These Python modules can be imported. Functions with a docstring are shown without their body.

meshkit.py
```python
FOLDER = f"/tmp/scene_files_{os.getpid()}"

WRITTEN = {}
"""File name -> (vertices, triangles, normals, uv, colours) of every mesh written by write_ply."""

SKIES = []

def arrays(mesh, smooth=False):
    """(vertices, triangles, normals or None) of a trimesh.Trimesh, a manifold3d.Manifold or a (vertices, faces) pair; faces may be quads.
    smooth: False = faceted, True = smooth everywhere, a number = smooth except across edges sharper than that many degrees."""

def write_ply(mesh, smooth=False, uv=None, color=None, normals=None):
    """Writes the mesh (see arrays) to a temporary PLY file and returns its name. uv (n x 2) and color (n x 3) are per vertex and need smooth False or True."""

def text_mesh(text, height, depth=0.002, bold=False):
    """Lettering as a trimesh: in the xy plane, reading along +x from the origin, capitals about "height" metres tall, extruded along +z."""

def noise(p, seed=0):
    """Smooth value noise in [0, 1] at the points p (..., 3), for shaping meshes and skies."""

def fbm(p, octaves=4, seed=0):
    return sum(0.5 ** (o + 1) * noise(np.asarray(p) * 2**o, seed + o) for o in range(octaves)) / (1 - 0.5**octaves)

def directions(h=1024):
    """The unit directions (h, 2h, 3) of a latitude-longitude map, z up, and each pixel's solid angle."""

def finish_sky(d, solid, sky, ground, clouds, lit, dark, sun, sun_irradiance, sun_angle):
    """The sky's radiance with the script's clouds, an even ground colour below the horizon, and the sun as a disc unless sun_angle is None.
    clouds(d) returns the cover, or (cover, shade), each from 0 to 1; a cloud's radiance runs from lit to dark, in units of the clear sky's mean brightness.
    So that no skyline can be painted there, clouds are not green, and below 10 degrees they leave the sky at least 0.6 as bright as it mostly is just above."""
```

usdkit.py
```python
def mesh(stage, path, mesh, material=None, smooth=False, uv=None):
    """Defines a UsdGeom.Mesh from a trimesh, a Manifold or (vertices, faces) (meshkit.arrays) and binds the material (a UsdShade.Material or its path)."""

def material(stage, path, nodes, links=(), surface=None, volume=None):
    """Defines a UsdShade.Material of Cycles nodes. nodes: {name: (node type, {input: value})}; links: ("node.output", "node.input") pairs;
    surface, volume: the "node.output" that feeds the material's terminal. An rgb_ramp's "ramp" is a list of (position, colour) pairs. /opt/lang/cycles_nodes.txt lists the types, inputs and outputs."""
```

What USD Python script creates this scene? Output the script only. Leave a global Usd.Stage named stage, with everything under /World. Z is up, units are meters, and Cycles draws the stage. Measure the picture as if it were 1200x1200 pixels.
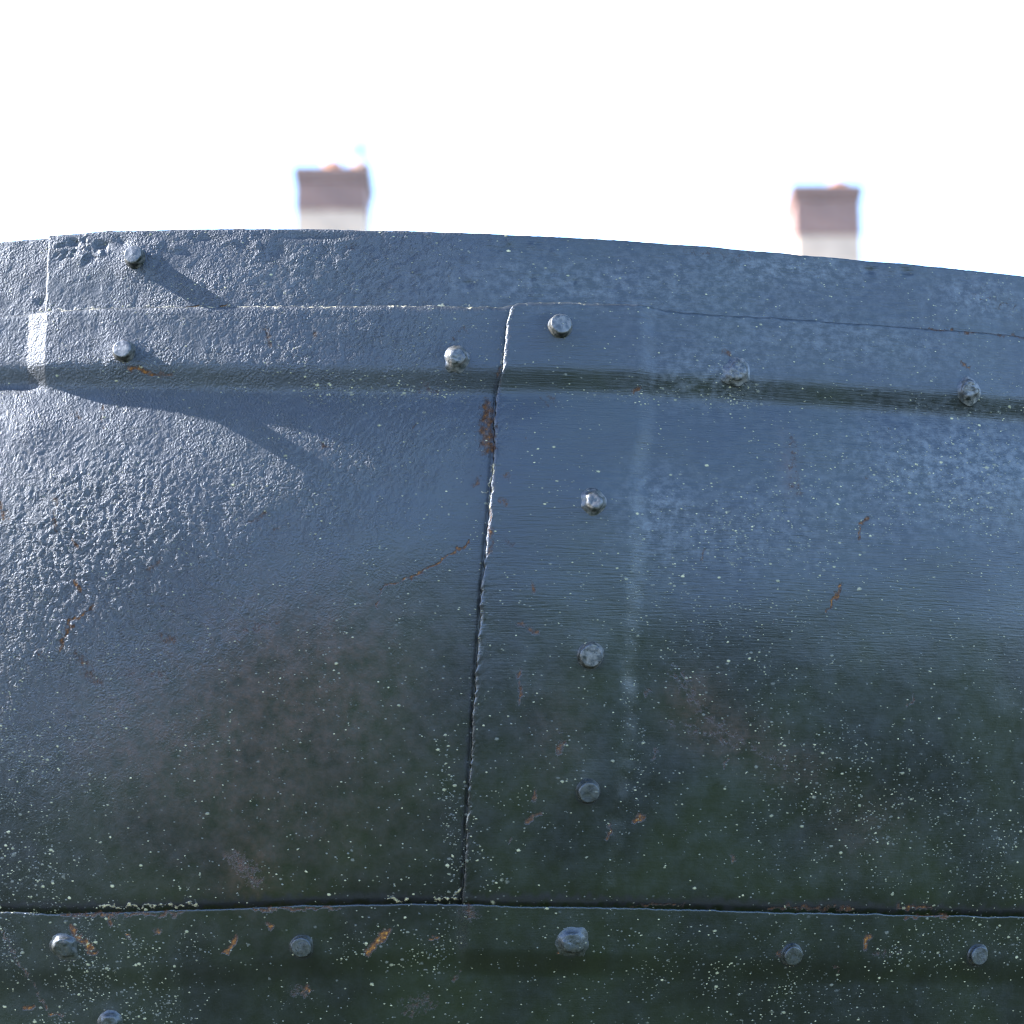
import math, random
import numpy as np
import trimesh
import usdkit
from meshkit import noise, fbm
from pxr import Usd, UsdGeom, UsdLux, UsdShade, Gf, Sdf, Vt

random.seed(7)
rng = np.random.default_rng(7)
stage = Usd.Stage.CreateInMemory()
UsdGeom.SetStageUpAxis(stage, UsdGeom.Tokens.z)
UsdGeom.SetStageMetersPerUnit(stage, 1.0)
UsdGeom.Xform.Define(stage, '/World')
UsdGeom.Scope.Define(stage, '/World/Looks')

# ------------------------------------------------------------------ camera, sky, sun, exposure
EYE = np.array([0.0, -1.17, 0.80])
PITCH = math.radians(14.0)
FOCAL, APERTURE, FSTOP, FOCUS = 50.0, 24.0, 5.6, 1.255
EXPOSURE = 2.95
SUN_BETA, SUN_EL = math.radians(-1.3), math.radians(32.0)
SUN_I, SKY_S = 1.25, 0.13

cam = UsdGeom.Camera.Define(stage, '/World/camera')
cam.AddTranslateOp().Set(Gf.Vec3d(*EYE))
cam.AddRotateXOp().Set(90 + math.degrees(PITCH))
cam.CreateFocalLengthAttr(FOCAL)
cam.CreateHorizontalApertureAttr(APERTURE)
cam.CreateVerticalApertureAttr(APERTURE)
cam.CreateFStopAttr(FSTOP)
cam.CreateFocusDistanceAttr(FOCUS)
cam.CreateClippingRangeAttr(Gf.Vec2f(0.05, 2000))
cam.CreateExposureAttr(EXPOSURE)

SUN = np.array([-math.cos(SUN_EL) * math.cos(SUN_BETA), math.cos(SUN_EL) * math.sin(SUN_BETA), math.sin(SUN_EL)])
sky_mat = usdkit.material(stage, '/World/Looks/sky_look', {
    'sky': ('sky_texture', {'sky_type': 'single_scattering', 'sun_disc': False, 'sun_elevation': SUN_EL,
                            'sun_rotation': math.atan2(SUN[0], SUN[1]), 'altitude': 50.0, 'air_density': 1.0,
                            'aerosol_density': 0.45, 'ozone_density': 2.5}),
    'bg': ('background_shader', {'strength': SKY_S}),
}, [('sky.color', 'bg.color')], surface='bg.background')
dome = UsdLux.DomeLight.Define(stage, '/World/sky')
UsdShade.MaterialBindingAPI.Apply(dome.GetPrim()).Bind(sky_mat)
dome.GetPrim().SetCustomDataByKey('kind', 'structure')
sun = UsdLux.DistantLight.Define(stage, '/World/sun')
sun.CreateNormalizeAttr(True)
sun.CreateIntensityAttr(SUN_I)
sun.CreateAngleAttr(0.53)
sun.CreateColorAttr(Gf.Vec3f(1.0, 0.95, 0.88))
q = Gf.Rotation(Gf.Vec3d(0, 0, 1), Gf.Vec3d(*map(float, SUN)))
sun.AddOrientOp().Set(Gf.Quatf(q.GetQuat()))

# ------------------------------------------------------------------ helpers
def tag(prim, label=None, category=None, group=None, kind=None):
    for k, v in (('label', label), ('category', category), ('group', group), ('kind', kind)):
        if v:
            prim.SetCustomDataByKey(k, v)
    return prim

used = {}
def path(name, parent=None):
    base = (str(parent.GetPath()) if parent is not None else '/World') + '/' + name
    n = used.get(base, 0)
    used[base] = n + 1
    return base if n == 0 else f'{base}_{n:03d}'

def xform(name, loc=(0, 0, 0), parent=None):
    x = UsdGeom.Xform.Define(stage, path(name, parent))
    x.AddTranslateOp().Set(Gf.Vec3d(*map(float, loc)))
    return x.GetPrim()

def raw_mesh(name, parent, P, F, N, uv, masks, mat):
    """A mesh with quads (-1 in the last column: a triangle), smooth normals, st and per-vertex wear and sheen masks."""
    m = UsdGeom.Mesh.Define(stage, path(name, parent))
    m.CreatePointsAttr(Vt.Vec3fArray.FromNumpy(np.ascontiguousarray(P, np.float32)))
    m.CreateFaceVertexCountsAttr(Vt.IntArray.FromNumpy(np.full(len(F), F.shape[1], np.int32)))
    m.CreateFaceVertexIndicesAttr(Vt.IntArray.FromNumpy(np.ascontiguousarray(F, np.int32).ravel()))
    m.CreateSubdivisionSchemeAttr('none')
    m.CreateNormalsAttr(Vt.Vec3fArray.FromNumpy(np.ascontiguousarray(N, np.float32)))
    m.SetNormalsInterpolation('vertex')
    api = UsdGeom.PrimvarsAPI(m)
    api.CreatePrimvar('st', Sdf.ValueTypeNames.TexCoord2fArray, 'vertex').Set(Vt.Vec2fArray.FromNumpy(np.ascontiguousarray(uv, np.float32)))
    for k, v in masks.items():
        api.CreatePrimvar(k, Sdf.ValueTypeNames.Color3fArray, 'vertex').Set(Vt.Vec3fArray.FromNumpy(np.ascontiguousarray(v, np.float32)))
    UsdShade.MaterialBindingAPI.Apply(m.GetPrim()).Bind(mat)
    return m.GetPrim()

def sstep(a, b, x):
    t = np.clip((np.asarray(x, float) - a) / (b - a), 0, 1)
    return t * t * (3 - 2 * t)

# ------------------------------------------------------------------ the tank's shape
R, CX = 1.40, -0.119            # radius of the upper shell, and its centre's x; its nearest point lies on y = 0
CY = R
FPX = FOCAL / APERTURE * 1200   # measurements below were taken off the photograph (1200 wide) and cast onto the tank

def ray(px, py):
    x, y = (px - 600) / FPX, (600 - py) / FPX
    d = np.array([x, math.cos(PITCH) - y * math.sin(PITCH), math.sin(PITCH) + y * math.cos(PITCH)])
    return d / np.linalg.norm(d)

def cast(px, py, off=0.0):
    """(u, z) where that ray meets the upright cylinder of radius R + off."""
    d = ray(px, py)
    o = EYE - np.array([CX, CY, 0])
    a, b, c = d[0]**2 + d[1]**2, o[0]*d[0] + o[1]*d[1], o[0]**2 + o[1]**2 - (R + off)**2
    t = (-b - math.sqrt(b * b - a * c)) / a
    p = o + t * d
    return R * math.atan2(p[0], -p[1]), p[2]

GROOVE = np.array([cast(x, y) for x, y in ((0, 450), (150, 450), (300, 453), (450, 455), (600, 456), (750, 460), (880, 466), (1000, 475), (1200, 490))])
def groove_z(u):
    return np.interp(u, GROOVE[:, 0], GROOVE[:, 1])

# how far the shell stands out below the groove: its lean (degrees, up positive) against the depth below the groove
_lean = np.array([(0.0, 7.0), (0.012, 7.5), (0.03, 3.0), (0.07, -1.4), (0.10, -5.4), (0.135, -9.2), (0.17, -12.4), (0.22, -15.5), (0.30, -18.0), (0.45, -18.0), (0.9, -18.0)])
_d = np.linspace(-0.05, 0.9, 3801)
SINK = 0.0064
_out = np.cumsum(np.where(_d > 0.001, np.tan(np.radians(np.interp(_d, _lean[:, 0], _lean[:, 1]))), 0)) * (_d[1] - _d[0])
_out -= SINK * np.clip((_d + 0.0115) / 0.0115, 0, 1)
_k = np.exp(-(np.arange(-48, 49) * (_d[1] - _d[0]) / 0.0022)**2 / 2)
_out = np.convolve(np.pad(_out, 48, 'edge'), _k / _k.sum(), 'valid')
def profile(u, z):
    return np.interp(groove_z(u) - z, _d, _out)           # how far the shell stands out, by depth below the groove

def at(px, py):
    """(u, z) on the tank under that pixel of the photograph."""
    off = 0.0
    for _ in range(6):
        u, z = cast(px, py, off)
        off = float(profile(np.array(u), np.array(z)))
    return u, z

def line(pts, off=None):
    a = np.array([at(*p) if off is None else cast(*p, off) for p in pts])
    return a[np.argsort(a[:, 0])]

RIM = line([(-40, 283), (0, 280.5), (50, 276), (130, 270), (300, 267.5), (440, 269.5), (580, 274), (740, 282), (880, 293), (1040, 307), (1200, 323), (1240, 327)], -0.004)
LAP = line([(-40, 368), (0, 366), (50, 363), (150, 359), (300, 357.5), (450, 357), (588, 358.5), (600, 356), (700, 357.5), (760, 360), (800, 365), (900, 371), (1000, 378), (1100, 385), (1200, 393), (1240, 396)])
BOTTOM = line([(-40, 1069), (0, 1068), (60, 1070.5), (130, 1069), (200, 1067), (300, 1063), (400, 1060), (480, 1058.5), (545, 1060), (600, 1062), (700, 1063.5), (820, 1066), (880, 1068), (1000, 1070.5), (1100, 1073), (1200, 1074), (1240, 1075)])
RIDGE = np.array([at(*p) for p in ((758, 372), (757, 470), (749, 560), (742, 660), (738, 760), (733, 860), (722, 960), (712, 1060))])
SEAM = np.array([at(*p) for p in ((596, 357), (592, 385), (588, 420), (583, 445), (579, 490), (576, 540), (573, 590), (568, 640), (563, 700), (558, 770), (553, 850), (548, 930), (544, 1000), (541, 1060))])
SEAM, RIDGE = SEAM[np.argsort(SEAM[:, 1])], RIDGE[np.argsort(RIDGE[:, 1])]
LOWRIDGE = line([(-40, 1142), (150, 1140), (330, 1130), (480, 1119), (600, 1121), (720, 1124), (900, 1131), (1040, 1131), (1240, 1134)])
fz = lambda L: (lambda u: np.interp(u, L[:, 0], L[:, 1]))
fu = lambda L: (lambda z: np.interp(z, L[:, 1], L[:, 0]))
rim_z, lap_z, bottom_z, lowridge_z, seam_u, ridge_u = fz(RIM), fz(LAP), fz(BOTTOM), fz(LOWRIDGE), fu(SEAM), fu(RIDGE)
PX = 0.00049                                              # metres per photograph pixel on the tank
STEP0, STEP1 = at(29, 410)[0], at(53, 410)[0]             # the ramp where the flange comes forward
RIMSTEP = cast(54, 320, -0.004)[0]

RIVETS = [  # px, py, radius px, height m, kind
    (159, 303, 11.5, 0.0064, 'flat'), (146, 412, 12, 0.0050, 'flat'), (536, 420, 13, 0.0045, 'lumpy'),
    (655, 386, 13, 0.0055, 'flat'), (863, 437, 13, 0.0030, 'worn'), (1133, 457, 13, 0.0038, 'worn'),
    (694, 592, 13, 0.0046, 'lumpy'), (690, 770, 13.5, 0.0046, 'flat'), (687, 929, 12.5, 0.0052, 'flat'),
    (78, 1111, 12.5, 0.0030, 'worn'), (354, 1109, 12, 0.0046, 'flat'), (668, 1105, 13.5, 0.0036, 'worn'),
    (925, 1119, 12, 0.0046, 'flat'), (1142, 1119, 12, 0.0042, 'flat'), (130, 1197, 12, 0.0042, 'lumpy')]
RIV = [(at(x, y) if y > 340 else cast(x, y, -0.004)) for x, y, *_ in RIVETS]

DENTS = [  # px, py, radius x and y in px, metres
    (34, 482, 30, 36, 0.0034), (330, 540, 120, 70, 0.0004),
    (300, 830, 160, 120, -0.0022), (470, 640, 70, 50, 0.0012), (630, 700, 40, 30, 0.0006), (880, 700, 130, 90, 0.0016),
    (1010, 960, 120, 50, -0.0018), (1150, 720, 60, 200, 0.0016), (840, 860, 90, 60, -0.0012), (780, 590, 60, 14, 0.0005), (1180, 560, 90, 60, 0.0016)]
DENTS = [(*at(x, y), rx * PX, ry * PX, h) for x, y, rx, ry, h in DENTS]
PITS = [(1020, 317, 7, 4, -0.0014), (1062, 318, 9, 5, -0.0016), (1045, 314, 8, 4, 0.0006), (101, 306, 4, 5, -0.0012), (46, 352, 6, 5, -0.0012), (120, 288, 9, 6, -0.0010), (144, 284, 6, 5, -0.0009), (205, 290, 7, 4, 0.0008), (185, 284, 6, 5, 0.0008),
        (326, 292, 8, 8, -0.0010), (240, 280, 14, 4, -0.0007), (360, 277, 26, 4, -0.0008), (410, 282, 16, 4, 0.0005), (550, 332, 6, 5, -0.0006), (180, 300, 4, 3, 0.0007), (85, 282, 5, 4, -0.0008)]
for _ in range(46):
    PITS.append((rng.uniform(66, 125), rng.uniform(281, 303), rng.uniform(2.2, 4.5), rng.uniform(2, 4), rng.choice([-1, -1, 1]) * rng.uniform(.0004, .0010)))
for _ in range(60):
    PITS.append((rng.uniform(200, 760), rng.uniform(276, 345), rng.uniform(2.5, 6), rng.uniform(2, 4), rng.choice([-1, 1]) * rng.uniform(.0002, .0006)))
PITS = [(*cast(x, y, -0.004), rx * PX, ry * PX, h) for x, y, rx, ry, h in PITS]

def bumps(u, z, items):
    out = np.zeros_like(u)
    for a, b, rx, ry, h in items:
        near = (abs(u - a) < 3.2 * rx) & (abs(z - b) < 3.2 * ry)
        if near.any():
            out[near] += h * np.exp(-((u[near] - a) / rx)**2 - ((z[near] - b) / ry)**2)
    return out

def hammered(u, z, amount):
    """The coarse coat of paint on the left, lump by lump."""
    p = np.stack([u, z, 0 * u], -1)
    q = p + (np.stack([noise(p / 0.004, 71), noise(p / 0.004, 72), 0 * u], -1) - .5) * 0.002
    return amount * ((noise(q / 0.0022, 73) - .5) * 0.00032 + (noise(q / 0.0012, 74) - .5) * 0.00028 + (noise(q / 0.0050, 75) - .5) * 0.00018)

def relief(u, z):
    """Slow waviness, dents and the swelling round each rivet, shared by all plates so that they lie on each other."""
    p = np.stack([u, z, np.zeros_like(u)], -1)
    below = sstep(0.0, 0.05, groove_z(u) - z)
    w = (fbm(p / 0.085, 2, 11) - 0.5) * 0.0010 * (0.35 + 0.65 * below) + (fbm(p / 0.020, 2, 5) - 0.5) * 0.0003
    shade = sstep(0.0, 0.05, u - np.interp(z, SEAM[:, 1], SEAM[:, 0]) + 0.02) * below        # hand-beaten waves, away from the raking sun
    w += shade * ((fbm(p / np.array([0.060, 0.045, 1]), 2, 17) - 0.5) * 0.0022 + (noise(p / 0.13, 19) - 0.5) * 0.0030)
    w += bumps(u, z, DENTS) * below
    for (a, b), (_, py, r, h, k) in zip(RIV, RIVETS):
        rr = np.hypot(u - a, (z - b) * 1.05)
        w += (0.0012 if k != 'lumpy' else 0.0010) * np.exp(-(rr / (r * PX * 1.9))**2)
    return w

# wear and painted edge light, as polylines on the photograph: half width px, strength
RUST = [([(571, 476), (571, 526)], 11, .93), ([(585, 432), (583, 440)], 4, .8), ([(558, 560), (556, 566)], 6, .8), ([(594, 553), (592, 562)], 4, .8), ([(586, 588), (588, 592)], 5, .8),
    ([(68, 765), (84, 728), (112, 710)], 2.6, .95), ([(66, 585), (66, 625)], 3, .7), ([(445, 690), (478, 677), (520, 656), (548, 637)], 1.8, 1.0), ([(445, 690), (443, 712)], 1.8, .8),
    ([(605, 730), (628, 742)], 4, .8), ([(622, 685), (624, 695)], 4, .9), ([(610, 785), (607, 825)], 3, .9), ([(592, 635), (598, 640)], 5, .6), ([(575, 600), (573, 650)], 2.5, .8),
    ([(790, 785), (815, 825), (850, 855)], 8, .5), ([(780, 845), (860, 870)], 6, .42), ([(850, 855), (920, 900)], 6, .42), ([(855, 888), (848, 900)], 2, .9), ([(768, 875), (766, 890)], 3, .8),
    ([(928, 515), (935, 580)], 9, .50), ([(1006, 632), (1008, 615), (1018, 606)], 2.5, 1.0), ([(984, 686), (978, 704), (968, 718)], 2.5, 1.1),
    ([(275, 1005), (300, 1030)], 14, .62), ([(285, 738), (330, 730)], 4, .6), ([(90, 770), (115, 800)], 9, .6), ([(125, 790), (200, 790)], 6, .45), ([(190, 745), (200, 752)], 9, .7), ([(172, 668), (184, 662)], 5, .8), ([(290, 610), (310, 604)], 5, .7), ([(0, 590), (5, 610)], 6, .8), ([(88, 680), (92, 690)], 4, 1.0), ([(85, 630), (92, 640)], 3, .9), ([(120, 475), (122, 500)], 2, .7), ([(85, 486), (95, 488)], 4, .6),
    ([(85, 1088), (108, 1118)], 5, .95), ([(80, 1119), (88, 1121)], 5, 1.2), ([(72, 1072), (215, 1071)], 3, .9), ([(128, 1076), (132, 1085)], 3, 1.1), ([(184, 1088), (185, 1092)], 4, 1.1), ([(265, 1118), (268, 1110), (278, 1101)], 3, 1.25), ([(432, 1115), (452, 1092)], 5, 1.25), ([(300, 1066), (400, 1065)], 2.5, .9), ([(545, 1066), (555, 1072)], 9, .7), ([(60, 1190), (45, 1165), (30, 1140), (0, 1083)], 2.2, .8), ([(60, 1190), (72, 1190)], 3, .9),
    ([(95, 1095), (112, 1117)], 4, 1.25), ([(352, 1112), (346, 1104)], 3, .9), ([(315, 1085), (320, 1086)], 2.5, 1.3), ([(30, 1182), (40, 1182)], 3, 1.1), ([(355, 1160), (360, 1162)], 3, 1.25), ([(150, 1098), (153, 1100)], 3, 1.3), ([(655, 1118), (662, 1117)], 3, 1.2), ([(505, 1100), (512, 1097)], 3, 1.1), ([(345, 1160), (360, 1165)], 8, .6), ([(480, 1180), (500, 1175)], 14, .55), ([(1012, 1108), (1016, 1098)], 4, 1.2), ([(1025, 1115), (1055, 1118)], 5, .55), ([(912, 1117), (914, 1121)], 4, 1.2), ([(1060, 1076), (1110, 1074)], 2.5, .9), ([(1055, 1062), (1090, 1064)], 3, 1.0), ([(750, 1060), (800, 1060)], 2.5, .8), ([(900, 1062), (1000, 1066)], 2.5, .8),
    ([(152, 430), (180, 438)], 4, 1.1), ([(185, 438), (200, 440)], 4, .8), ([(218, 357.5), (232, 357)], 2.5, 1.3), ([(255, 356), (264, 355)], 2, 1.2), ([(312, 385), (318, 405)], 5, .7), ([(368, 388), (369, 392)], 4, .7), ([(1080, 383), (1200, 394)], 3, .8), ([(540, 385), (530, 395)], 8, .45), ([(740, 459), (750, 457)], 4, 1.1), ([(848, 414), (856, 416)], 5, .8), ([(640, 468), (645, 475)], 9, .45), ([(1128, 425), (1136, 434)], 4, 1.0), ([(1133, 470), (1133, 474)], 3, 1.1), ([(495, 455), (510, 460)], 10, .5), ([(405, 282), (415, 285)], 8, .5), ([(810, 285), (880, 300)], 12, .4), ([(1150, 345), (1195, 360)], 18, .35),
    ([(742, 962), (752, 958)], 4, 1.25), ([(711, 970), (708, 985)], 3, 1.0), ([(658, 872), (652, 882)], 4, .9), ([(626, 932), (627, 940)], 3, 1.0), ([(630, 955), (618, 968)], 3, .9), ([(600, 985), (594, 992)], 2, .7), ([(655, 862), (660, 862)], 3, .5), ([(856, 1003), (860, 1010)], 4, .8)]
for _ in range(24):
    x, y = rng.uniform(0, 1200), rng.uniform(500, 1190)
    RUST.append(([(x, y), (x + rng.uniform(-8, 8), y + rng.uniform(-10, 10))], rng.uniform(1.5, 4), rng.uniform(.35, .8)))
PALE = [([(528, 870), (526, 920), (535, 1000), (528, 1040)], 11, 1.0), ([(535, 980), (538, 1050)], 9, 1.0), ([(510, 1052), (534, 1053)], 4, 1.6), ([(455, 1053), (478, 1053)], 3, 1.6), ([(120, 1062), (225, 1060)], 4, 1.3),
    ([(780, 455), (890, 470)], 12, .9), ([(330, 450), (550, 462)], 14, .8), ([(690, 462), (755, 470)], 6, 1.0), ([(830, 420), (880, 465)], 14, .6), ([(750, 860), (742, 940)], 12, .7), ([(745, 600), (735, 860)], 8, .5), ([(560, 1010), (575, 1030)], 16, .6), ([(10, 1110), (60, 1140), (160, 1130)], 32, .9), ([(100, 1100), (220, 1120)], 26, .7), ([(410, 1110), (520, 1110)], 26, .55), ([(60, 1180), (200, 1190)], 26, .55), ([(0, 830), (40, 1050)], 60, .55), ([(780, 1150), (960, 1160)], 40, .45), ([(1040, 1110), (1190, 1100)], 30, .5), ([(960, 920), (1190, 1010)], 70, .42), ([(860, 640), (1180, 560)], 80, .42), ([(780, 700), (900, 820)], 60, .3)]
CREAM = [([(508, 1053), (536, 1054)], 3, .85), ([(455, 1054), (480, 1053)], 2.5, .85), ([(115, 1063), (230, 1060)], 2.5, .75), ([(540, 1040), (532, 1048)], 3, .75), ([(590, 395), (587, 432)], 1.8, .7), ([(576, 545), (574, 600)], 1.8, .8), ([(567, 578), (575, 568)], 1.4, .7), ([(60, 362), (120, 358), (330, 358), (575, 358)], 2.0, .72), ([(625, 357), (700, 357)], 2.5, .6)]  # pale crust, plus light painted along the upright seam and flange top lips
GRIME = [([(0, 1060), (130, 1062), (300, 1056), (480, 1051), (600, 1054), (820, 1058), (1000, 1062), (1200, 1067)], 5, 1.0), ([(583, 446), (575, 530), (568, 620), (556, 760), (548, 900), (540, 1050)], 2.4, .9)]
def polylines(items):
    out = []
    for pts, w, s in items:
        q = np.array([at(*p) for p in pts])
        out.append((q, w * PX, s))
    return out
RUST, PALE, CREAM, GRIME = map(polylines, (RUST, PALE, CREAM, GRIME))
def paintmask(u, z, items):
    out = np.zeros_like(u)
    for q, w, s in items:
        lo, hi = q.min(0) - 3 * w, q.max(0) + 3 * w
        near = (u > lo[0]) & (u < hi[0]) & (z > lo[1]) & (z < hi[1])
        if not near.any():
            continue
        p = np.stack([u[near], z[near]], -1)
        p3 = np.c_[p, 0 * p[:, 0]]
        p = p + np.stack([fbm(p3 / 0.0035, 2, 91), fbm(p3 / 0.0035, 2, 92)], -1) * 0.005 - 0.0025
        best = np.full(len(p), 1e9)
        for a, b in zip(q[:-1], q[1:]):
            ab = b - a
            t = np.clip(((p - a) @ ab) / max(ab @ ab, 1e-12), 0, 1)
            best = np.minimum(best, ((p - a - t[:, None] * ab)**2).sum(1))
        out[near] = np.maximum(out[near], s * np.exp(-best / w**2))
    return out

L_AT = lambda x, y, rx, ry: (*at(x, y), rx * PX, ry * PX)
LUMPS = [(*L_AT(150, 660, 110, 90), 1.0), (*L_AT(100, 560, 130, 60), .55), (*L_AT(60, 640, 40, 80), .5), (*L_AT(40, 860, 70, 90), .55), (*L_AT(220, 720, 80, 50), .5)]
BROWN = [(*L_AT(280, 860, 200, 150), .75), (*L_AT(350, 760, 120, 80), .7), (*L_AT(150, 850, 90, 60), .6), (*L_AT(815, 820, 36, 34), .9), (*L_AT(860, 862, 50, 26), .8), (*L_AT(930, 900, 50, 24), .5), (*L_AT(925, 550, 12, 45), .7), (*L_AT(290, 1020, 26, 30), .9), (*L_AT(1010, 970, 60, 40), .4), (*L_AT(650, 860, 40, 60), .35)]
DRY_SHEEN = [(*L_AT(700, 330, 260, 40), .62), (*L_AT(300, 320, 60, 20), .5), (*L_AT(930, 310, 120, 25), .8), (*L_AT(1150, 345, 70, 30), .9), (*L_AT(770, 600, 40, 60), .6), (*L_AT(820, 440, 90, 40), .6), (*L_AT(1000, 400, 200, 40), .6), (*L_AT(1140, 555, 170, 75), 1.0), (*L_AT(880, 620, 150, 60), .5)]  # dry blotches; the full-strength one at right paints in brighter sky sheen

def masks(u, z):
    up = sstep(-0.02, 0.01, z - groove_z(u))
    x = (u - at(600, 600)[0]) / PX + 600                    # roughly the photograph's column
    lump = bumps(u, z, LUMPS)
    right = sstep(430, 640, x)
    y = (at(600, 600)[1] - z) / PX + 600                    # and its row
    calm = sstep(60, 330, x) * sstep(560, 820, y + 0.35 * (x - 300))
    peel = np.clip(1.0 - 0.88 * right, 0.08, 1) * (1 - 0.88 * calm) * (1 - 0.82 * sstep(740, 980, y))
    grime = paintmask(u, z, GRIME)
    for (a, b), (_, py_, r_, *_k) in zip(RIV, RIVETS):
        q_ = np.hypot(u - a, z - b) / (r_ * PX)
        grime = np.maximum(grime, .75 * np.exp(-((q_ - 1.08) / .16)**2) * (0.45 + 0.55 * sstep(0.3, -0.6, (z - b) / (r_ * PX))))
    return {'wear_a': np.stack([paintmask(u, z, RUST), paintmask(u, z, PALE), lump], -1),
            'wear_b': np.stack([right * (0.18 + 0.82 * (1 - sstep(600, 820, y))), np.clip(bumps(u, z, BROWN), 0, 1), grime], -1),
            'wear_sheen_c': np.stack([peel, paintmask(u, z, CREAM), np.clip(bumps(u, z, DRY_SHEEN), 0, 1.0)], -1)}

U0, U1 = at(-60, 600)[0], at(1260, 600)[0]
def columns(a, b, fine):
    """Columns from a to b: close together where the photograph looks (closest at a lip), wider and wider round the back."""
    dense = np.arange(max(a, U0), min(b, U1) + fine * .5, fine)
    lip = np.arange(0, 0.0024, 0.00022)
    if a >= U0:
        dense = np.r_[a + lip, dense[dense > a + 0.0026]]
    if b <= U1:
        dense = np.r_[dense[dense < b - 0.0026], (b - lip)[::-1]]
    left, right = [], []
    s, v = fine, dense[0]
    while v > a + 1e-9:
        s = min(s * 1.25, 0.07); v = max(a, v - s); left.append(v)
    s, v = fine, dense[-1]
    while v < b - 1e-9:
        s = min(s * 1.25, 0.07); v = min(b, v + s); right.append(v)
    return np.array(left[::-1] + list(dense) + right)

def rows_of(height, fine, dense_to=1.0, rest=0):
    """Rows as shares of the height from the top lip down, fine metres apart, with a closer lip."""
    lip = np.arange(0, 0.0024, 0.00025) / height
    main = np.arange(0.0026, height * dense_to, fine) / height
    return np.r_[lip, main, np.linspace(dense_to, 1, rest)] if rest else np.r_[lip, main, 1.0]

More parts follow.
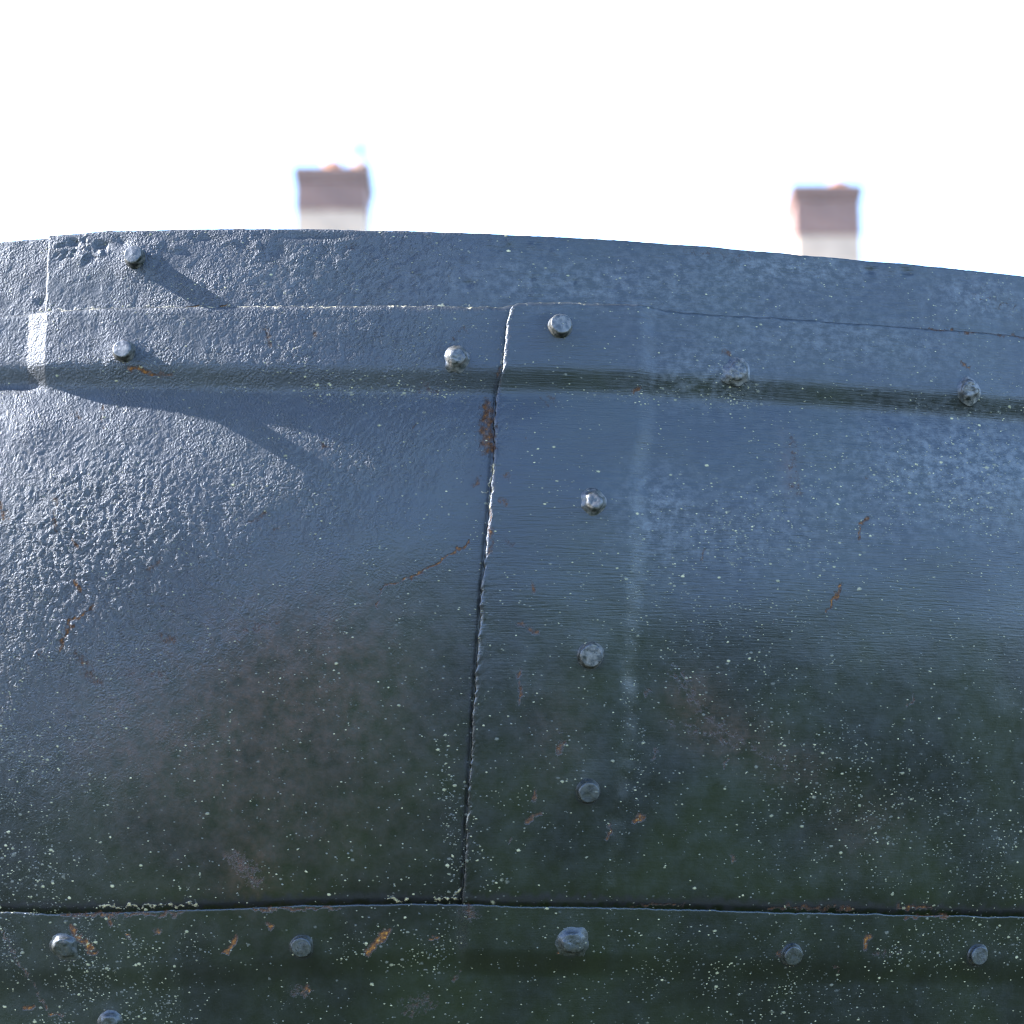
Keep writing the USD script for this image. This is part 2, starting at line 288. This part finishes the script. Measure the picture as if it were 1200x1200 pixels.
def sheet(name, parent, cols, rows, place, thick, mat, edges='lrtb', soft=0.0009):
    """A bent plate. place(c, v) gives (u, z, off) of the front; the edges get rounded lips and a thickness, the back is closed."""
    C, V = np.meshgrid(cols, rows, indexing='xy')
    u, z, off = place(C, V)
    # rounding of the lips
    du = np.minimum(abs(u - u[:, :1]) if 'l' in edges else 9, abs(u[:, -1:] - u) if 'r' in edges else 9)
    dz = np.minimum(abs(z[:1] - z) if 't' in edges else 9, abs(z - z[-1:]) if 'b' in edges else 9)
    t = np.clip(1 - np.minimum(du, dz) / (soft * 1.6), 0, 1)
    off = off - soft * (1 - np.sqrt(np.maximum(0, 1 - t * t)))
    def world(u, z, off):
        th = u / R
        return np.stack([CX + (R + off) * np.sin(th), CY - (R + off) * np.cos(th), z], -1)
    P = world(u, z, off)
    N = np.cross(np.gradient(P, axis=1), -np.gradient(P, axis=0))
    N /= np.maximum(np.linalg.norm(N, axis=-1, keepdims=True), 1e-12)
    h, w = u.shape
    idx = np.arange(h * w).reshape(h, w)
    faces = [np.stack([idx[1:, :-1], idx[1:, 1:], idx[:-1, 1:], idx[:-1, :-1]], -1).reshape(-1, 4)]
    pts, nor, uv = [P.reshape(-1, 3)], [N.reshape(-1, 3)], [np.stack([u, z], -1).reshape(-1, 2)]
    mk = {k: [v.reshape(-1, 3)] for k, v in masks(u.ravel(), z.ravel()).items()}
    n = h * w
    th = u / R
    out = np.stack([np.sin(th), -np.cos(th), 0 * th], -1)
    tang = np.stack([np.cos(th), np.sin(th), 0 * th], -1)
    for e, sl, nn in (('l', np.s_[:, 0], -tang), ('r', np.s_[:, -1], tang), ('t', np.s_[0, :], None), ('b', np.s_[-1, :], None)):
        if e not in edges:
            continue
        p = P[sl]; k = len(p)
        nrm = nn[sl] if nn is not None else np.tile([0, 0, 1.0 if e == 't' else -1.0], (k, 1))
        back = p - out[sl] * thick
        pts += [p, back]; nor += [nrm, nrm]; uv += [np.stack([u[sl], z[sl]], -1), np.stack([u[sl], z[sl] - thick], -1) if e in 'tb' else np.stack([u[sl] - thick, z[sl]], -1)]
        for kk in mk:
            m0 = mk[kk][0].reshape(h, w, 3)[sl]
            mk[kk] += [m0, m0]
        a, b = n + np.arange(k), n + k + np.arange(k)
        f = np.stack([a[:-1], a[1:], b[1:], b[:-1]], -1)
        faces.append(f if e in 'lb' else f[:, ::-1])
        n += 2 * k
    # the inner face, coarse
    ci, ri = np.unique(np.r_[np.arange(0, w, 6), w - 1]), np.unique(np.r_[np.arange(0, h, 12), h - 1])
    g = np.ix_(ri, ci)
    Pb = (P - out * thick)[g]; kb = Pb.shape[0] * Pb.shape[1]
    pts.append(Pb.reshape(-1, 3)); nor.append(-out[g].reshape(-1, 3)); uv.append(np.stack([u, z], -1)[g].reshape(-1, 2))
    for kk in mk:
        mk[kk].append(mk[kk][0].reshape(h, w, 3)[g].reshape(-1, 3))
    ib = n + np.arange(kb).reshape(Pb.shape[:2])
    faces.append(np.stack([ib[:-1, :-1], ib[:-1, 1:], ib[1:, 1:], ib[1:, :-1]], -1).reshape(-1, 4))
    return raw_mesh(name, parent, np.concatenate(pts), np.concatenate(faces), np.concatenate(nor), np.concatenate(uv), {k: np.concatenate(v) for k, v in mk.items()}, mat)

# ------------------------------------------------------------------ paint
def ramp3(a, b):
    return {'ramp': [(0, a), (1, b)]}
def math_node(kind, **k):
    return ('math', {'math_type': kind, **k})

def paint_material(name, rivet=False, dull=False):
    n, l = {}, []
    if rivet:
        n['tc'] = ('geometry', {})
        vec = 'tc.position'
        for k, v in (('wa', (0.15, 0.1, 0.1)), ('wb', (0.3, 0.1, 0.0)), ('wc', (0.15, 0.0, 0.25))):
            n[k] = ('color', {'value': v}); n[k + 's'] = ('separate_color', {}); l.append((k + '.color', k + 's.color'))
    else:
        n['uv'] = ('uvmap', {'attribute': 'st'})
        vec = 'uv.UV'
        for k, a in (('wa', 'wear_a'), ('wb', 'wear_b'), ('wc', 'wear_sheen_c')):
            n[k] = ('attribute', {'attribute': a}); n[k + 's'] = ('separate_color', {}); l.append((k + '.color', k + 's.color'))
    RUSTM, PALEM, LUMP, STROKE, BROWNM, GRIMEM, PEEL, CREAMM, DRY_SHEENM = 'was.r', 'was.g', 'was.b', 'wbs.r', 'wbs.g', 'wbs.b', 'wcs.r', 'wcs.g', 'wcs.b'
    def noise_n(key, scale, detail=3.0, rough=0.55, stretch=None, distortion=0.0):
        src = vec
        if stretch:
            n[key + 'm'] = ('mapping', {'mapping_type': 'point', 'scale': stretch})
            l.append((vec, key + 'm.vector')); src = key + 'm.vector'
        n[key] = ('noise_texture', {'scale': scale, 'detail': detail, 'roughness': rough, 'distortion': distortion})
        l.append((src, key + '.vector'))
        return key + '.fac'
    def m(key, kind, a, b, c=None, clamp=False):
        vals = {'use_clamp': clamp}
        for i, x in enumerate((a, b, c)):
            if isinstance(x, str):
                l.append((x, f'{key}.value{i+1}'))
            elif x is not None:
                vals[f'value{i+1}'] = float(x)
        n[key] = ('math', {'math_type': kind, **vals})
        return key + '.value'
    def rng_(key, x, a, b, c=0.0, d=1.0):
        n[key] = ('map_range', {'range_type': 'linear', 'from_min': a, 'from_max': b, 'to_min': c, 'to_max': d, 'clamp': True})
        l.append((x, key + '.value'))
        return key + '.result'
    def mix(key, fac, a, b):
        v = {'blend_type': 'mix'}
        for s, x in (('a', a), ('b', b)):
            if isinstance(x, str):
                l.append((x, f'{key}.{s}'))
            else:
                v[s] = x
        l.append((fac, key + '.fac'))
        n[key] = ('mix_color', v)
        return key + '.result'
    big = noise_n('nbig', 14.0, 4)
    mid = noise_n('nmid', 90.0, 4, .6)
    fine = noise_n('nfine', 700.0, 3, .6)
    # ---- colour: dark green paint over black, browner in patches
    base = mix('c1', rng_('r1', big, .38, .62), (0.0019, 0.0026, 0.0005), (0.0040, 0.0056, 0.0010))
    base = mix('c8', m('pk', 'multiply', PEEL, 0.5), base, (0.016, 0.0165, 0.016))  # coarse left paint made paler, putting sunlight into its colour
    rn = noise_n('nrust', 330.0, 5, .68, (1.0, 0.8, 1.0))
    base = mix('c2', m('brm', 'multiply', m('brn', 'multiply', rng_('r2', mid, .28, .62), BROWNM), rng_('brf', rn, .36, .62, .30, 1.0)), base, (0.0210, 0.0115, 0.0055))
    dry_sheen = m('dry_sheen_m', 'multiply', rng_('r3', noise_n('ndry_sheen', 160.0, 5, .7, (1.0, 1.25, 1.0)), .43, .66), DRY_SHEENM)
    base = mix('c3', m('dry_sheen_k', 'multiply', dry_sheen, 0.8), base, (0.060, 0.068, 0.078))  # dry patches and painted sky sheen share this pale blue-grey
    if rivet:
        base = mix('cr', rng_('rr', noise_n('nrv', 380.0, 4, .6), .40, .62), base, (0.017, 0.018, 0.014) if dull else (0.050, 0.049, 0.046))
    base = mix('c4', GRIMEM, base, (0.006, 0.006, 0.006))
    # ---- rust
    ra = m('ra', 'add', RUSTM, m('rb', 'multiply_add', rn, 2.6, -1.36))
    rust = rng_('rmask', ra, .35, 1.0)
    rust = m('rk', 'multiply', rust, rng_('rk2', RUSTM, .05, .25))
    n['rcol'] = ('rgb_ramp', {'ramp': [(0.3, (0.020, 0.010, 0.006)), (0.5, (0.044, 0.021, 0.009)), (0.66, (0.11, 0.046, 0.010)), (0.8, (0.19, 0.105, 0.024))]})
    l.append((m('rcf', 'multiply_add', m('rcg', 'subtract', RUSTM, .98), .40, noise_n('nrc', 520.0, 3)), 'rcol.fac'))
    base = mix('c5', rust, base, 'rcol.color')
    # ---- pale spatter: three sizes
    specks = None
    big2 = noise_n('nbig2', 42.0, 3, .6)
    for i, (sc, rmax, d0, dk) in enumerate(((700.0, .46, .060, .38), (360.0, .42, .010, .22), (180.0, .30, .000, .08))):
        n[f'sm{i}'] = ('mapping', {'mapping_type': 'point', 'scale': (0.80, 1.2, 1.0), 'rotation': (0, 0, 0.45), 'location': (0.3 * i, 0.7, 0)})
        l.append((vec, f'sm{i}.vector'))
        n[f'sv{i}'] = ('voronoi_texture', {'dimensions': '3D' if rivet else '2D', 'feature': 'f1', 'scale': sc, 'randomness': 1.0})
        l.append((f'sm{i}.vector', f'sv{i}.vector'))
        n[f'sc{i}'] = ('separate_color', {}); l.append((f'sv{i}.color', f'sc{i}.color'))
        dens = m(f'sd{i}', 'multiply', m(f'sdd{i}', 'multiply_add', PALEM, dk, d0), rng_(f'sdc{i}', big2, .36, .68, .15, 2.1))
        q_ = m(f'sq{i}', 'subtract', m(f'se{i}', 'add', f'sc{i}.r', dens), 1.0)           # > 0 for a share of the cells
        on = m(f'so{i}', 'greater_than', q_, 0.0)
        rad = m(f'sr{i}', 'multiply_add', f'sc{i}.g', rmax * .75, rmax * .25)
        wob = m(f'sw{i}', 'multiply_add', fine, 0.44, -0.22)
        dd = m(f'st{i}', 'subtract', rad, m(f'sx{i}', 'add', f'sv{i}.distance', wob))
        s_ = m(f'sy{i}', 'multiply', rng_(f'su{i}', dd, 0.0, 0.22), on)
        s_ = m(f'sz{i}', 'multiply', s_, rng_(f'sf{i}', f'sc{i}.b', 0.0, 1.0, .20, .85))
        specks = s_ if specks is None else m(f'smax{i}', 'maximum', specks, s_)
    n['scol'] = ('rgb_ramp', {'ramp': [(0.0, (0.055, 0.060, 0.055)), (0.45, (0.11, 0.115, 0.10)), (0.75, (0.17, 0.17, 0.11)), (1.0, (0.26, 0.25, 0.17))]})
    l.append(('sc1.b', 'scol.fac'))
    base = mix('c6', specks, base, 'scol.color')
    cream = rng_('crm', m('cra', 'add', CREAMM, m('crb', 'multiply_add', rn, 2.6, -1.4)), .45, .95)
    base = mix('c7', cream, base, (0.24, 0.21, 0.13))
    # ---- gloss
    rough = m('rg1', 'multiply_add', mid, 0.30, 0.13)
    rough = m('rg2', 'multiply_add', m('rgm', 'maximum', rust, specks), 0.35, rough, clamp=True)
    rough = m('rg5', 'multiply_add', STROKE, 0.13, rough, clamp=True)
    rough = m('rg4', 'multiply_add', PEEL, 0.30, rough, clamp=True)
    rough = m('rg3', 'multiply_add', dry_sheen, 0.2, rough, clamp=True)
    # ---- relief
    peel = m('h1', 'multiply', noise_n('npeel', 780.0, 2, .55), m('h1k', 'multiply', PEEL, rng_('h1v', big2, .35, .65, 0.00030, 0.00095)))
    n['vl'] = ('voronoi_texture', {'dimensions': '2D', 'feature': 'smooth_f1', 'scale': 230.0, 'smoothness': 0.5, 'randomness': 1.0})
    n['vlm'] = ('mix_vector', {'fac': 0.012, 'a': (0, 0, 0)}); l += [(vec, 'vlm.a'), ('npeel.color', 'vlm.b'), ('vlm.result', 'vl.vector')]
    lump = m('h2', 'multiply', m('h2i', 'subtract', 1.0, 'vl.distance'), m('h2k', 'multiply', LUMP, 0.0005))
    stroke = m('h3', 'multiply', noise_n('nstr', 1.0, 4, .6, (60.0, 900.0, 60.0)), m('h3k', 'multiply', STROKE, 0.00036))
    grain = m('h4', 'multiply', fine, 0.00004)
    mids = m('h5', 'multiply', mid, 0.0003)
    h = m('hs1', 'add', m('hs0', 'add', peel, lump), m('hs2', 'add', stroke, m('hs3', 'add', grain, mids)))
    h = m('hs4', 'add', h, m('hs5', 'multiply', specks, 0.00018))
    h = m('hs6', 'subtract', h, m('hs7', 'multiply', rust, 0.00022))
    h = m('hs8', 'add', h, m('hs9', 'multiply', cream, 0.0003))
    n['bump'] = ('bump', {'strength': 1.0, 'distance': 1.0, 'use_object_space': False}); l.append((h, 'bump.height'))
    n['p'] = ('principled_bsdf', {'ior': 1.6, 'specular_tint': (0.58, 0.69, 0.96)})  # blue tint puts a deeper sky reflection into the paint
    l += [(base, 'p.base_color'), (rough, 'p.roughness'), ('bump.normal', 'p.normal'), (m('spl', 'multiply_add', m('spm', 'maximum', rust, specks), -0.38, 0.5), 'p.specular_ior_level')]
    return usdkit.material(stage, '/World/Looks/' + name, n, l, surface='p.BSDF')

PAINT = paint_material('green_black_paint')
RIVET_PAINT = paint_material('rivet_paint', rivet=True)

# ------------------------------------------------------------------ ground
gm = usdkit.material(stage, '/World/Looks/grass_look', {
    'g': ('geometry', {}), 'n': ('noise_texture', {'scale': 3.0, 'detail': 6.0}),
    'r': ('rgb_ramp', {'ramp': [(0.3, (0.010, 0.015, 0.006)), (0.7, (0.020, 0.026, 0.010))]}),
    'p': ('principled_bsdf', {'roughness': 0.9})},
    [('g.position', 'n.vector'), ('n.fac', 'r.fac'), ('r.color', 'p.base_color')], surface='p.BSDF')
v = np.array([(-900, -900, 0), (900, -900, 0), (900, 900, 0), (-900, 900, 0)], float)
tag(usdkit.mesh(stage, '/World/ground', (v, np.array([[0, 1, 2, 3]])), gm).GetPrim(), kind='structure')

# ------------------------------------------------------------------ the tank
tank = xform('riveted_tank')
tag(tank, 'round riveted iron tank in worn dark green paint filling the foreground', 'tank')
FINE = 0.0010
ZSEAM_TOP, ZSEAM_BOT = float(SEAM[-1, 1]), float(SEAM[0, 1])
jit = lambda u, z, s, a, seed: (fbm(np.stack([u / s, z / s, 0 * u], -1), 3, seed) - 0.5) * a

# rim bands: two flat bars that meet at a step, standing above and behind the flange
def rim(off, seed):
    def place(c, v):
        zt = rim_z(c) + jit(c, 0 * c, 0.02, 0.0008, seed) + jit(c, 0 * c, 0.004, 0.0006, seed + 3)
        zb = lap_z(c) - 0.024
        z = zt + (zb - zt) * v
        u = c + jit(c, z, 0.012, 0.0008, 9) * np.exp(-abs(c - RIMSTEP) / 0.004)
        o = off + relief(u, z) + 0.75 * bumps(u, z, PITS) + jit(u, z, 0.006, 0.0004, 31) + hammered(u, z, 0.8 * masks(u, z)['wear_sheen_c'][..., 0])
        return u, z, o
    return place
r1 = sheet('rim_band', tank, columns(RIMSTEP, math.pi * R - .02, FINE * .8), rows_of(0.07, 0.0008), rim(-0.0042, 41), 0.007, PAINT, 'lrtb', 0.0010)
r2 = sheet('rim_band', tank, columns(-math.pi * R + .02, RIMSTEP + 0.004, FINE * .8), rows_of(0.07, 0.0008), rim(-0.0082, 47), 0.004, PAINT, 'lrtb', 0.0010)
tag(r1, 'long right-hand rim band standing proud at the joint')
tag(r2, 'left-hand rim band, set back behind the joint')

# left shell plate, with the flange that comes forward in a ramp near its left end
def left_plate(c, v):
    u = c
    zt = lap_z(u) + jit(u, 0 * u, 0.012, 0.0012, 3) + jit(u, 0 * u, 0.003, 0.0008, 4)
    zb = bottom_z(u) - 0.022
    z = zt + (zb - zt) * v
    o = profile(u, z) + relief(u, z)
    up = sstep(-0.006, 0.004, z - groove_z(u))
    back = np.where(u < STEP1, 1 - np.clip((u - STEP0) / (STEP1 - STEP0), 0, 1), 0.0)
    o -= 0.0040 * up * back
    k = masks(u, z)
    o += hammered(u, z, 0.85 * k['wear_sheen_c'][..., 0] + 0.75 * k['wear_a'][..., 2])
    o -= 0.0005 * np.exp(-((u - seam_u(z)) / 0.0015)**2) * sstep(-.01, .005, groove_z(u) - z)
    o -= 0.0028 * np.exp(-np.maximum(z - bottom_z(u), 0) / 0.004)          # bent in at the bottom seam
    return u, z, o
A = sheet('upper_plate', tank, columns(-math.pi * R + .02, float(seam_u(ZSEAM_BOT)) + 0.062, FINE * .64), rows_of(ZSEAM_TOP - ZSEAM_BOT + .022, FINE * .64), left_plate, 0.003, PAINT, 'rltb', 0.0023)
tag(A, 'left shell plate, coarse and sunlit')

LAPT = 0.0044
def lap_height(u, z):
    return LAPT * (1 - sstep(-0.007, 0.008, u - ridge_u(z) + (fbm(np.stack([u / .03, z / .022, 0 * u], -1), 3, 33) - .5) * 0.005))
def right_plate(c, v):
    zn = ZSEAM_TOP + (ZSEAM_BOT - 0.022 - ZSEAM_TOP) * v
    u = c + seam_u(zn) + (jit(zn, 0 * c, 0.008, 0.0016, 21) + jit(zn, 0 * c, 0.002, 0.0012, 22)) * np.exp(-c / 0.006)
    zt = lap_z(u) + jit(u, 0 * u, 0.012, 0.0010, 13) + jit(u, 0 * u, 0.003, 0.0006, 14) - 0.0045 * np.exp(-(np.maximum(c, 0) / 0.0022))
    zb = bottom_z(u) - 0.022
    z = zt + (zb - zt) * v
    o = profile(u, z) + relief(u, z) + lap_height(u, z) + (jit(u, z, 0.004, 0.0007, 24) + jit(u, z, 0.0016, 0.0010, 25)) * np.exp(-c / 0.0035)
    o -= 0.0028 * np.exp(-np.maximum(z - bottom_z(u), 0) / 0.004)
    return u, z, o
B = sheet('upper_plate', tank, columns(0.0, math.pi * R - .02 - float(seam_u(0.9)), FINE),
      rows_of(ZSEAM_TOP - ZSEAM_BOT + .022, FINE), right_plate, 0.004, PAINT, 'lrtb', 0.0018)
tag(B, 'right shell plate lapped over the left one along the upright seam')

# lower plate
def low_off(u, z):
    lap = LAPT * sstep(-0.004, 0.006, u - float(seam_u(ZSEAM_BOT))) * (1 - sstep(-0.004, 0.010, u - float(ridge_u(ZSEAM_BOT))))
    under = 1 - sstep(-0.004, 0.011, lowridge_z(u) - z)
    return profile(u, z) + relief(u, z) + 0.0019 * under + 0.6 * lap * under + 0.0006
def lower_plate(c, v):
    zt = bottom_z(c) + jit(c, 0 * c, 0.015, 0.0010, 51) + jit(c, 0 * c, 0.003, 0.0007, 52)
    z = zt + (0.012 - zt) * v
    o = low_off(c, z)
    return c, z, o
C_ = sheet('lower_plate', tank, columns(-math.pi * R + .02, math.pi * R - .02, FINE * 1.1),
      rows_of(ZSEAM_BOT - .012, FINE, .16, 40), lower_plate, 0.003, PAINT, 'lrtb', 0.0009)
tag(C_, 'lower shell plate, lapped over the upper plates along the level seam')

# rivets
RIVET_DULL = paint_material('dull_rivet_paint', rivet=True, dull=True)
def rivet(i):
    (u, z), (px, py, r, h, kind) = RIV[i], RIVETS[i]
    if py > 1080:
        h *= .75
    rr = r * PX * {'flat': .95, 'lumpy': .82, 'worn': .86}[kind]
    g = np.random.default_rng(100 + i)
    prof = {'flat': [(1.28, -.30), (1.17, .04), (1.09, .26), (1.05, .55), (1.02, .84), (.95, .97), (.84, 1.0), (.5, 1.02), (.0, 1.03)],
            'lumpy': [(1.7, -.30), (1.36, .04), (1.16, .28), (1.00, .62), (.84, .86), (.66, .97), (.55, .99), (.3, 1.0), (.0, 1.0)],
            'worn': [(1.6, -.30), (1.28, .02), (1.12, .30), (1.0, .68), (.88, .90), (.70, .98), (.45, 1.0), (.25, 1.0), (.0, 1.0)]}[kind]
    prof = np.array(prof)
    t = np.linspace(0, len(prof) - 1, 34)
    pr = np.stack([np.interp(t, np.arange(len(prof)), prof[:, k]) for k in (0, 1)], -1)
    n = 44
    an = np.linspace(0, 2 * np.pi, n, endpoint=False)
    wob = {'flat': .05, 'lumpy': .10, 'worn': .15}[kind]
    ring = 1 + wob * (noise(np.stack([np.cos(an) * 1.3 + 9 * i, np.sin(an) * 1.3, 0 * an], -1), i) - .5) * 2
    rad = pr[:, None, 0] * (1 + (ring[None] - 1) * np.clip(pr[:, None, 0] * 1.2, 0, 1)) * rr
    X, Y = rad * np.cos(an), rad * np.sin(an)
    Z = np.broadcast_to(pr[:, None, 1] * h, X.shape).copy()
    tilt = g.uniform(-.12, .12, 2)
    Z += (X * tilt[0] + Y * tilt[1]) * np.clip(pr[:, None, 1], 0, 1)
    amp = {'flat': .0004, 'lumpy': .0006, 'worn': .0009}[kind]
    pp = np.stack([X, Y, Z], -1) / (rr * .7) + 17.3 * i
    top = np.clip(pr[:, 1], 0, 1)[:, None] ** .5
    Z += amp * (fbm(pp, 3, 60 + i) - .5) * 2 * top
    s = 1 + (.06 if kind == 'flat' else .14) * (fbm(pp + 40, 2, 80 + i) - .5) * 2
    X, Y = X * s, Y * s
    # a frame on the plate's own slope
    e = .002
    eps = np.array([u, u]), np.array([z - e, z + e])
    f = profile(*eps)
    lean = (f[1] - f[0]) / (2 * e)
    th = u / R
    o3 = np.array([math.sin(th), -math.cos(th), 0.0]); t3 = np.array([math.cos(th), math.sin(th), 0.0])
    nrm = o3 + np.array([0, 0, -lean]); nrm /= np.linalg.norm(nrm)
    up = np.cross(nrm, t3)
    ua, za = np.array([u]), np.array([z])
    off = float(relief(ua, za)[0])
    if py < 340:
        off += -0.0042
    elif py > 1080:
        off = float(low_off(ua, za)[0])
    else:
        off += float(profile(ua, za)[0]) + (float(lap_height(ua, za)[0]) if u > float(seam_u(z)) else 0.0)
    c = np.array([CX, CY, z]) + o3 * (R + off)
    P = c + X[..., None] * t3 + Y[..., None] * up + Z[..., None] * nrm
    P = P.reshape(-1, 3)
    k = np.arange(33)[:, None] * n + np.arange(n)[None]
    k2 = np.arange(33)[:, None] * n + (np.arange(n)[None] + 1) % n
    f4 = np.stack([k, k2, k2 + n, k + n], -1).reshape(-1, 4)
    me = trimesh.Trimesh(P, np.vstack([f4[:, [0, 1, 2]], f4[:, [0, 2, 3]]]), process=False)
    me.merge_vertices(digits_vertex=7)
    return usdkit.mesh(stage, path('rivet', tank), me, RIVET_DULL if py > 900 else RIVET_PAINT, smooth=True).GetPrim()
for i in range(len(RIVETS)):
    p = rivet(i)
    if RIVETS[i][4] == 'worn':
        tag(p, 'worn rivet with a ragged low head')

# ------------------------------------------------------------------ the house behind
def simple(name, nodes, links):
    return usdkit.material(stage, '/World/Looks/' + name, nodes, links, surface='p.BSDF')
brick = simple('brick_look', {
    'g': ('texture_coordinate', {}), 'm': ('mapping', {'mapping_type': 'point', 'rotation': (math.pi / 2, 0, 0)}),
    'b': ('brick_texture', {'scale': 1.0, 'color1': (0.120, 0.055, 0.046), 'color2': (0.155, 0.074, 0.062), 'mortar': (0.16, 0.13, 0.12), 'mortar_size': 0.010, 'brick_width': 0.225, 'row_height': 0.075}),
    'p': ('principled_bsdf', {'roughness': 0.85})}, [('g.object', 'm.vector'), ('m.vector', 'b.vector'), ('b.color', 'p.base_color')])
plain = lambda name, c, r=0.8: simple(name, {'n': ('noise_texture', {'scale': 5.0, 'detail': 4.0}), 'g': ('geometry', {}),
    'r': ('rgb_ramp', {'ramp': [(0.3, tuple(np.array(c) * .85)), (0.7, tuple(np.array(c) * 1.1))]}), 'p': ('principled_bsdf', {'roughness': r})},
    [('g.position', 'n.vector'), ('n.fac', 'r.fac'), ('r.color', 'p.base_color')])
render_m, slate_m, pot_m, iron_m, frame_m, pane_m = plain('render_look', (.37, .27, .21)), plain('slate_look', (.10, .10, .11)), plain('clay_look', (.42, .20, .12)), plain('aerial_look', (.06, .035, .035), .4), plain('frame_look', (.75, .75, .73)), plain('pane_look', (.03, .035, .04), .1)

D = 21.0
def spot(px, py, Y):
    d = ray(px, py)
    return EYE + d * (Y - EYE[1]) / d[1]
def box(x0, x1, y0, y1, z0, z1):
    return trimesh.creation.box(bounds=[(x0, y0, z0), (x1, y1, z1)])
house = xform('brick_house', (0.8, D, 0))
tag(house, 'house behind the tank, of which two brick chimney stacks show above the rim', 'house')
O = np.array([0.8, D, 0])
def part(name, me, mat, parent, smooth=False, label=None):
    me = me.copy(); me.apply_translation(-O)
    p = usdkit.mesh(stage, path(name, parent), me, mat, smooth=smooth).GetPrim()
    return tag(p, label)
ridge_top = spot(600, 330, D)[2]
x0, x1, y0, y1, ze = -4.2, 5.8, D - 2.9, D + 2.9, ridge_top - 2.3
part('wall', box(x0, x1, y0, y1, 0, ze), brick, house)
pv = np.array([(x, y, z) for x in (x0 - .25, x1 + .25) for y, z in ((y0 - .3, ze - .15), (D, ridge_top), (y1 + .3, ze - .15))])
part('roof', trimesh.Trimesh(pv, [(0, 1, 4), (0, 4, 3), (1, 2, 5), (1, 5, 4), (0, 2, 1), (3, 4, 5), (0, 3, 5), (0, 5, 2)]), slate_m, house)
for wx in (-3.0, -.4, 2.2, 4.2):
    f = part('window', box(wx, wx + 1.1, y0 - .03, y0 + .05, 3.4, 4.6), frame_m, house)
    part('pane', box(wx + .07, wx + 1.03, y0 - .04, y0, 3.47, 4.53), pane_m, f)

def stack(xl, xr, ytop, ybase, pots, aerial, label):
    a, b = spot(xl, ytop, D), spot(xr, ytop, D)
    zb = spot((xl + xr) / 2, ybase, D)[2]
    w = b[0] - a[0]; zt = a[2]
    ya, yb = D - 0.25, D + 0.45
    me = trimesh.util.concatenate([box(a[0] + .02, b[0] - .02, ya + .02, yb - .02, zb, zt - .15), box(a[0], b[0], ya, yb, zt - .15, zt - .075), box(a[0] - .012, b[0] + .012, ya - .012, yb + .012, zt - .075, zt)])
    st = part('chimney_stack', me, brick, house, label=label)
    part('chimney_base', box(a[0] + .03, b[0] - .03, ya + .03, yb - .03, ridge_top - 1.0, zb), render_m, st)
    part('flaunching', trimesh.Trimesh(*(lambda m_: (m_.vertices, m_.faces))(box(a[0] + .05, b[0] - .05, ya + .05, yb - .05, zt, zt + .03))), render_m, st)
    for pxp, hh in pots:
        c = spot(pxp, ytop, D)
        prof = np.array([(0.0, 0), (.115, 0), (.105, .05), (.095, hh - .03), (.115, hh - .02), (.115, hh), (.08, hh), (.08, hh - .05), (0, hh - .05)])
        pot = trimesh.creation.revolve(prof, sections=20); pot.apply_translation((c[0], D + .1, zt + .03))
        part('chimney_pot', pot, pot_m, st, smooth=40)
    if aerial:
        c = spot(aerial[0], ytop, D); ztop = spot(aerial[0], aerial[1], D)[2]
        pole = trimesh.creation.cylinder(.030, ztop - zt, sections=10); pole.apply_translation((c[0], ya + .05, (ztop + zt) / 2))
        arm = box(c[0] - .012, c[0] + .012, ya - .35, ya + .35, ztop - .30, ztop - .28)
        rods = [box(c[0] - .05, c[0] + .05, ya - .32 + k * .11, ya - .31 + k * .11, ztop - .295 , ztop - .285) for k in range(7)]
        part('aerial', trimesh.util.concatenate([pole, arm] + rods), iron_m, st)
stack(347, 435, 206, 255, [(388, .16), (422, .14)], (424, 166), 'left brick chimney stack with an aerial pole and two pots')
stack(925, 1006, 227, 284, [(985, .13)], None, 'right brick chimney stack with one pot')
